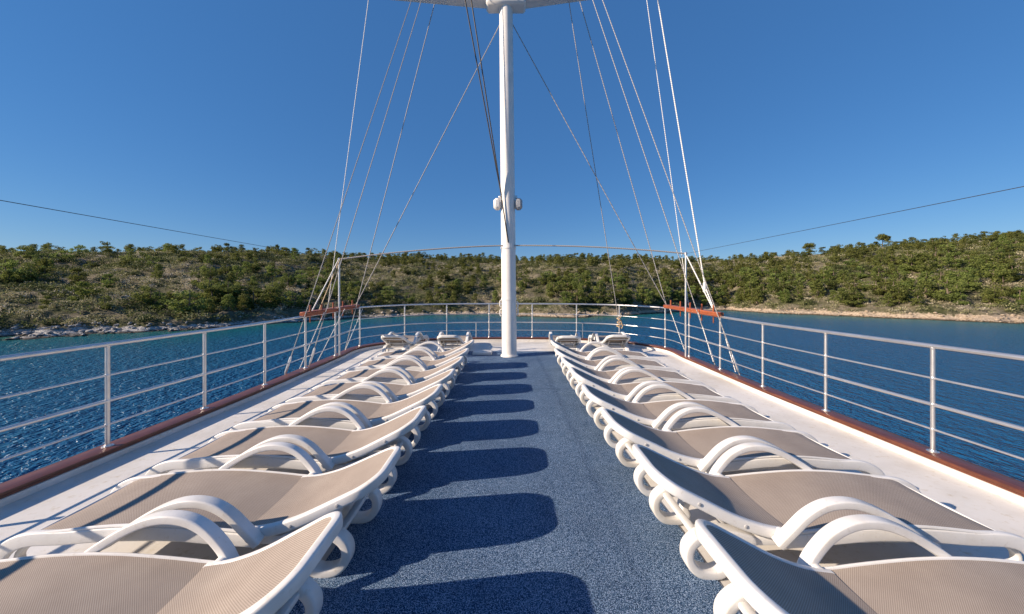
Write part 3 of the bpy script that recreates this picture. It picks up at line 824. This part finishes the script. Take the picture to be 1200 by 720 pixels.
def make_lounger():
    root = empty('sun_lounger')
    # seat frame: tall outer side, open towards the backrest
    HW = .272
    for sd_ in (1, -1):
        y = sd_*(HW+.006)
        P = smooth_path([(1.19, y, .230), (1.0, y, .246), (.72, y, .272), (.45, y, .268), (.22, y, .252), (.04, y, .244), (-.065, y, .205), (-.125, y, .135), (-.138, y, .06), (-.128, y, .004)], 6)
        mb = MB(); mb.sweep(P, rrect(.034, .070, .009, 3), side=(0, 1, 0)); mb.box((-.125, y, .010), (.085, .046, .02), .006)
        mb.build('side_rail', M['resin'], root)
        mb = MB(); mb.sweep(smooth_path([(.10, sd_*.236, .215), (.0, sd_*.236, .195), (-.06, sd_*.236, .150), (-.062, sd_*.236, .10), (-.02, sd_*.236, .085)], 5), rrect(.040, .026, .008, 2), side=(0, 1, 0)); mb.build('leg_brace', M['resin'], root)
    fe = [(1.17-.0615*k, HW+.004) for k in range(20)]
    inner_ = [(x, y, zseat(x)-(.012 if k == 19 else 0)) for k, (x, y) in enumerate(fe)]
    inner_ = inner_+[(x, -y, z) for x, y, z in inner_[::-1]]
    sling(inner_, zseat, .003, .010).build('seat_sling', M['sling'], root)
    for sd_ in (1, -1):
        mb = MB(); mb.tube([(x, sd_*(HW+.012), zseat(x)-.004) for x in np.linspace(1.17, .012, 24)], .0085, 8); mb.build('sling_edge', M['resin'], root)
    mb = MB(); mb.tube([(.016, -.27, .240), (.016, -.268, .240), (.016, .268, .240), (.016, .27, .240)], [.006, .013, .013, .006], 10); mb.build('foot_bar', M['resin'], root)
    # base rails carrying the backrest and the legs
    for s in (1, -1):
        mb = MB(); mb.sweep(smooth_path([(.18, s*.232, .215), (.6, s*.232, .225), (1.2, s*.232, .205), (1.50, s*.226, .200), (1.62, s*.222, .205)], 5), rrect(.030, .048, .009, 2), side=(0, 1, 0))
        mb.build('base_rail', M['resin'], root)
    for x, z in ((.22, .216), (.72, .222), (1.22, .203), (1.60, .203)):
        mb = MB(); mb.sweep([(x, -.235, z), (x, .235, z)], rrect(.042, .030, .008, 2), side=(1, 0, 0))
        mb.build('cross_member', M['resin'], root)
    # backrest
    bf = uframe(1.15, LEN, .262, .240, .125, lambda x: zback(x)-.025)
    bf2 = uframe(1.15, LEN-.012, .258, .236, .12, zback)
    mb = MB(); mb.sweep(bf, rrect(.042, .058, .013, 3), side=lambda i: Vector((0, 0, 1)).cross(Vector(bf[min(i+1, len(bf)-1)])-Vector(bf[max(i-1, 0)])))
    bk = mb.build('backrest_frame', M['resin'], root)
    sling(bf2, zback, -.004, .014).build('back_sling', M['sling'], root)
    for s in (1, -1):
        for x in (1.38, 1.62):
            mb = MB(); w = .262-(x-1.15)/.67*.022
            mb.tube([(x, s*(w+.015), zback(x)-.027), (x, s*(w+.023), zback(x)-.027), (x, s*(w+.0245), zback(x)-.027)], [.009, .009, .005], 10); mb.build('screw', M['grey'], bk)
    for x in (1.40, 1.68):
        mb = MB(); mb.sweep([(x, -.245, zback(x)-.045), (x, .245, zback(x)-.045)], rrect(.036, .022, .006, 2), side=(1, 0, 0)); mb.build('crossbar', M['resin'], bk)
    mb = MB(); mb.tube(smooth_path([(1.55, .15, .355), (1.42, .15, .23), (1.40, .12, .218), (1.40, -.12, .218), (1.42, -.15, .23), (1.55, -.15, .355)], 4), .009, 7); mb.build('prop_bar', M['resin'], bk)
    # arm rests: long rise from the foot side, steep drop by the hinge
    for s in (1, -1):
        y = s*.326
        P = smooth_path([(.44, y-s*.030, .225), (.51, y-s*.012, .262), (.63, y, .345), (.76, y, .418), (.88, y, .456), (1.00, y, .450), (1.10, y, .400), (1.185, y-s*.004, .312), (1.24, y-s*.018, .235)], 6)
        mb = MB(); mb.sweep(P, rrect(.060, .041, .009, 4), side=(0, 1, 0)); ar = mb.build('armrest', M['resin'], root)
        # hinge knob
        mb = MB(); mb.tube([(1.20, s*.262, .262), (1.20, s*.266, .262), (1.20, s*.312, .262), (1.20, s*.318, .262)], [.020, .034, .034, .022], 16)
        mb.build('hinge', M['resin'], root)
        # head legs: closed ribbon loops leaning to the head end
        y2 = s*.222
        lp = [(1.33, .210), (1.46, .240), (1.57, .232), (1.650, .175), (1.660, .100), (1.61, .038), (1.52, .024), (1.465, .060), (1.475, .11), (1.45, .160), (1.38, .184)]
        mb = MB(); mb.sweep(smooth_path([(a, y2, b) for a, b in lp], 5, True), rrect(.078, .050, .012, 3), side=(0, 1, 0), closed=True)
        mb.box((1.555, y2, .008), (.10, .05, .014), .004)
        mb.build('leg', M['resin'], root)
    return root
def copy_tree(o, parent=None):
    c = o.copy(); C.objects.link(c)
    if parent is not None: c.parent = parent
    for ch in list(o.children): copy_tree(ch, c)
    return c
proto = make_lounger(); used = False
words = ['nearest', 'second nearest', 'third', 'fourth', 'fifth', 'sixth', 'seventh', 'eighth and farthest']
def put(x, y, rz, label, group):
    global used
    o = proto if not used else copy_tree(proto); used = True
    o.location = (x, y, rise(y)); o.rotation_euler = (0, 0, rz)
    h = Vector((1.16, 0, .268)); tilt = R(3.6 if 'nearest sun' in label and 'second' not in label else rj.uniform(-.9, 1.1))
    for ch in o.children:
        if ch.name.startswith('back'): ch.matrix_local = Matrix.Translation(h) @ Matrix.Rotation(-tilt, 4, 'Y') @ Matrix.Translation(-h)
    tag(o, label, 'sun lounger', group); return o
Y0, P_ = 1.355, .785
rj = random.Random(5)
for k in range(8):
    put(-2.555+(.015 if k == 0 else 0)+.004*k+rj.uniform(-.012, .012), Y0+P_*k+(.012 if k == 0 else 0)+rj.uniform(-.008, .008), R(rj.uniform(-.9, .9)), f'{words[k]} sun lounger in the crosswise row left of the blue carpet', 'sun loungers in the left row')
for k in range(8):
    put(2.62-(.035 if k == 0 else 0)+rj.uniform(-.012, .012), Y0-.005+P_*k+(.012 if k == 0 else 0)+rj.uniform(-.008, .008), R(180+rj.uniform(-.9, .9)), f'{words[k]} sun lounger in the crosswise row right of the blue carpet', 'sun loungers in the right row')
g = 'sun loungers turned lengthwise at the bow'
for x, lb in ((-2.47, 'outer lounger at the bow on the left, head end facing aft'), (-1.30, 'inner lounger at the bow on the left, between outer one and mast'),
              (1.36, 'inner lounger at the bow on the right, nearest the mast'), (2.42, 'outer lounger at the bow on the right, beside the railing')):
    o = put(x, 7.72+LEN, R(-90+rj.uniform(-2.5, 2.5)), lb, g); o.location.z = rise(8.6); o.rotation_euler[1] = R(1.2)
# low white locker by the mast
mb = MB(); mb.box((-.62, 8.25, rise(8.25)+.035), (.44, .34, .07), .015); tag(mb.build('deck_hatch', M['deck']), 'low white deck hatch left of the mast foot', 'hatch')
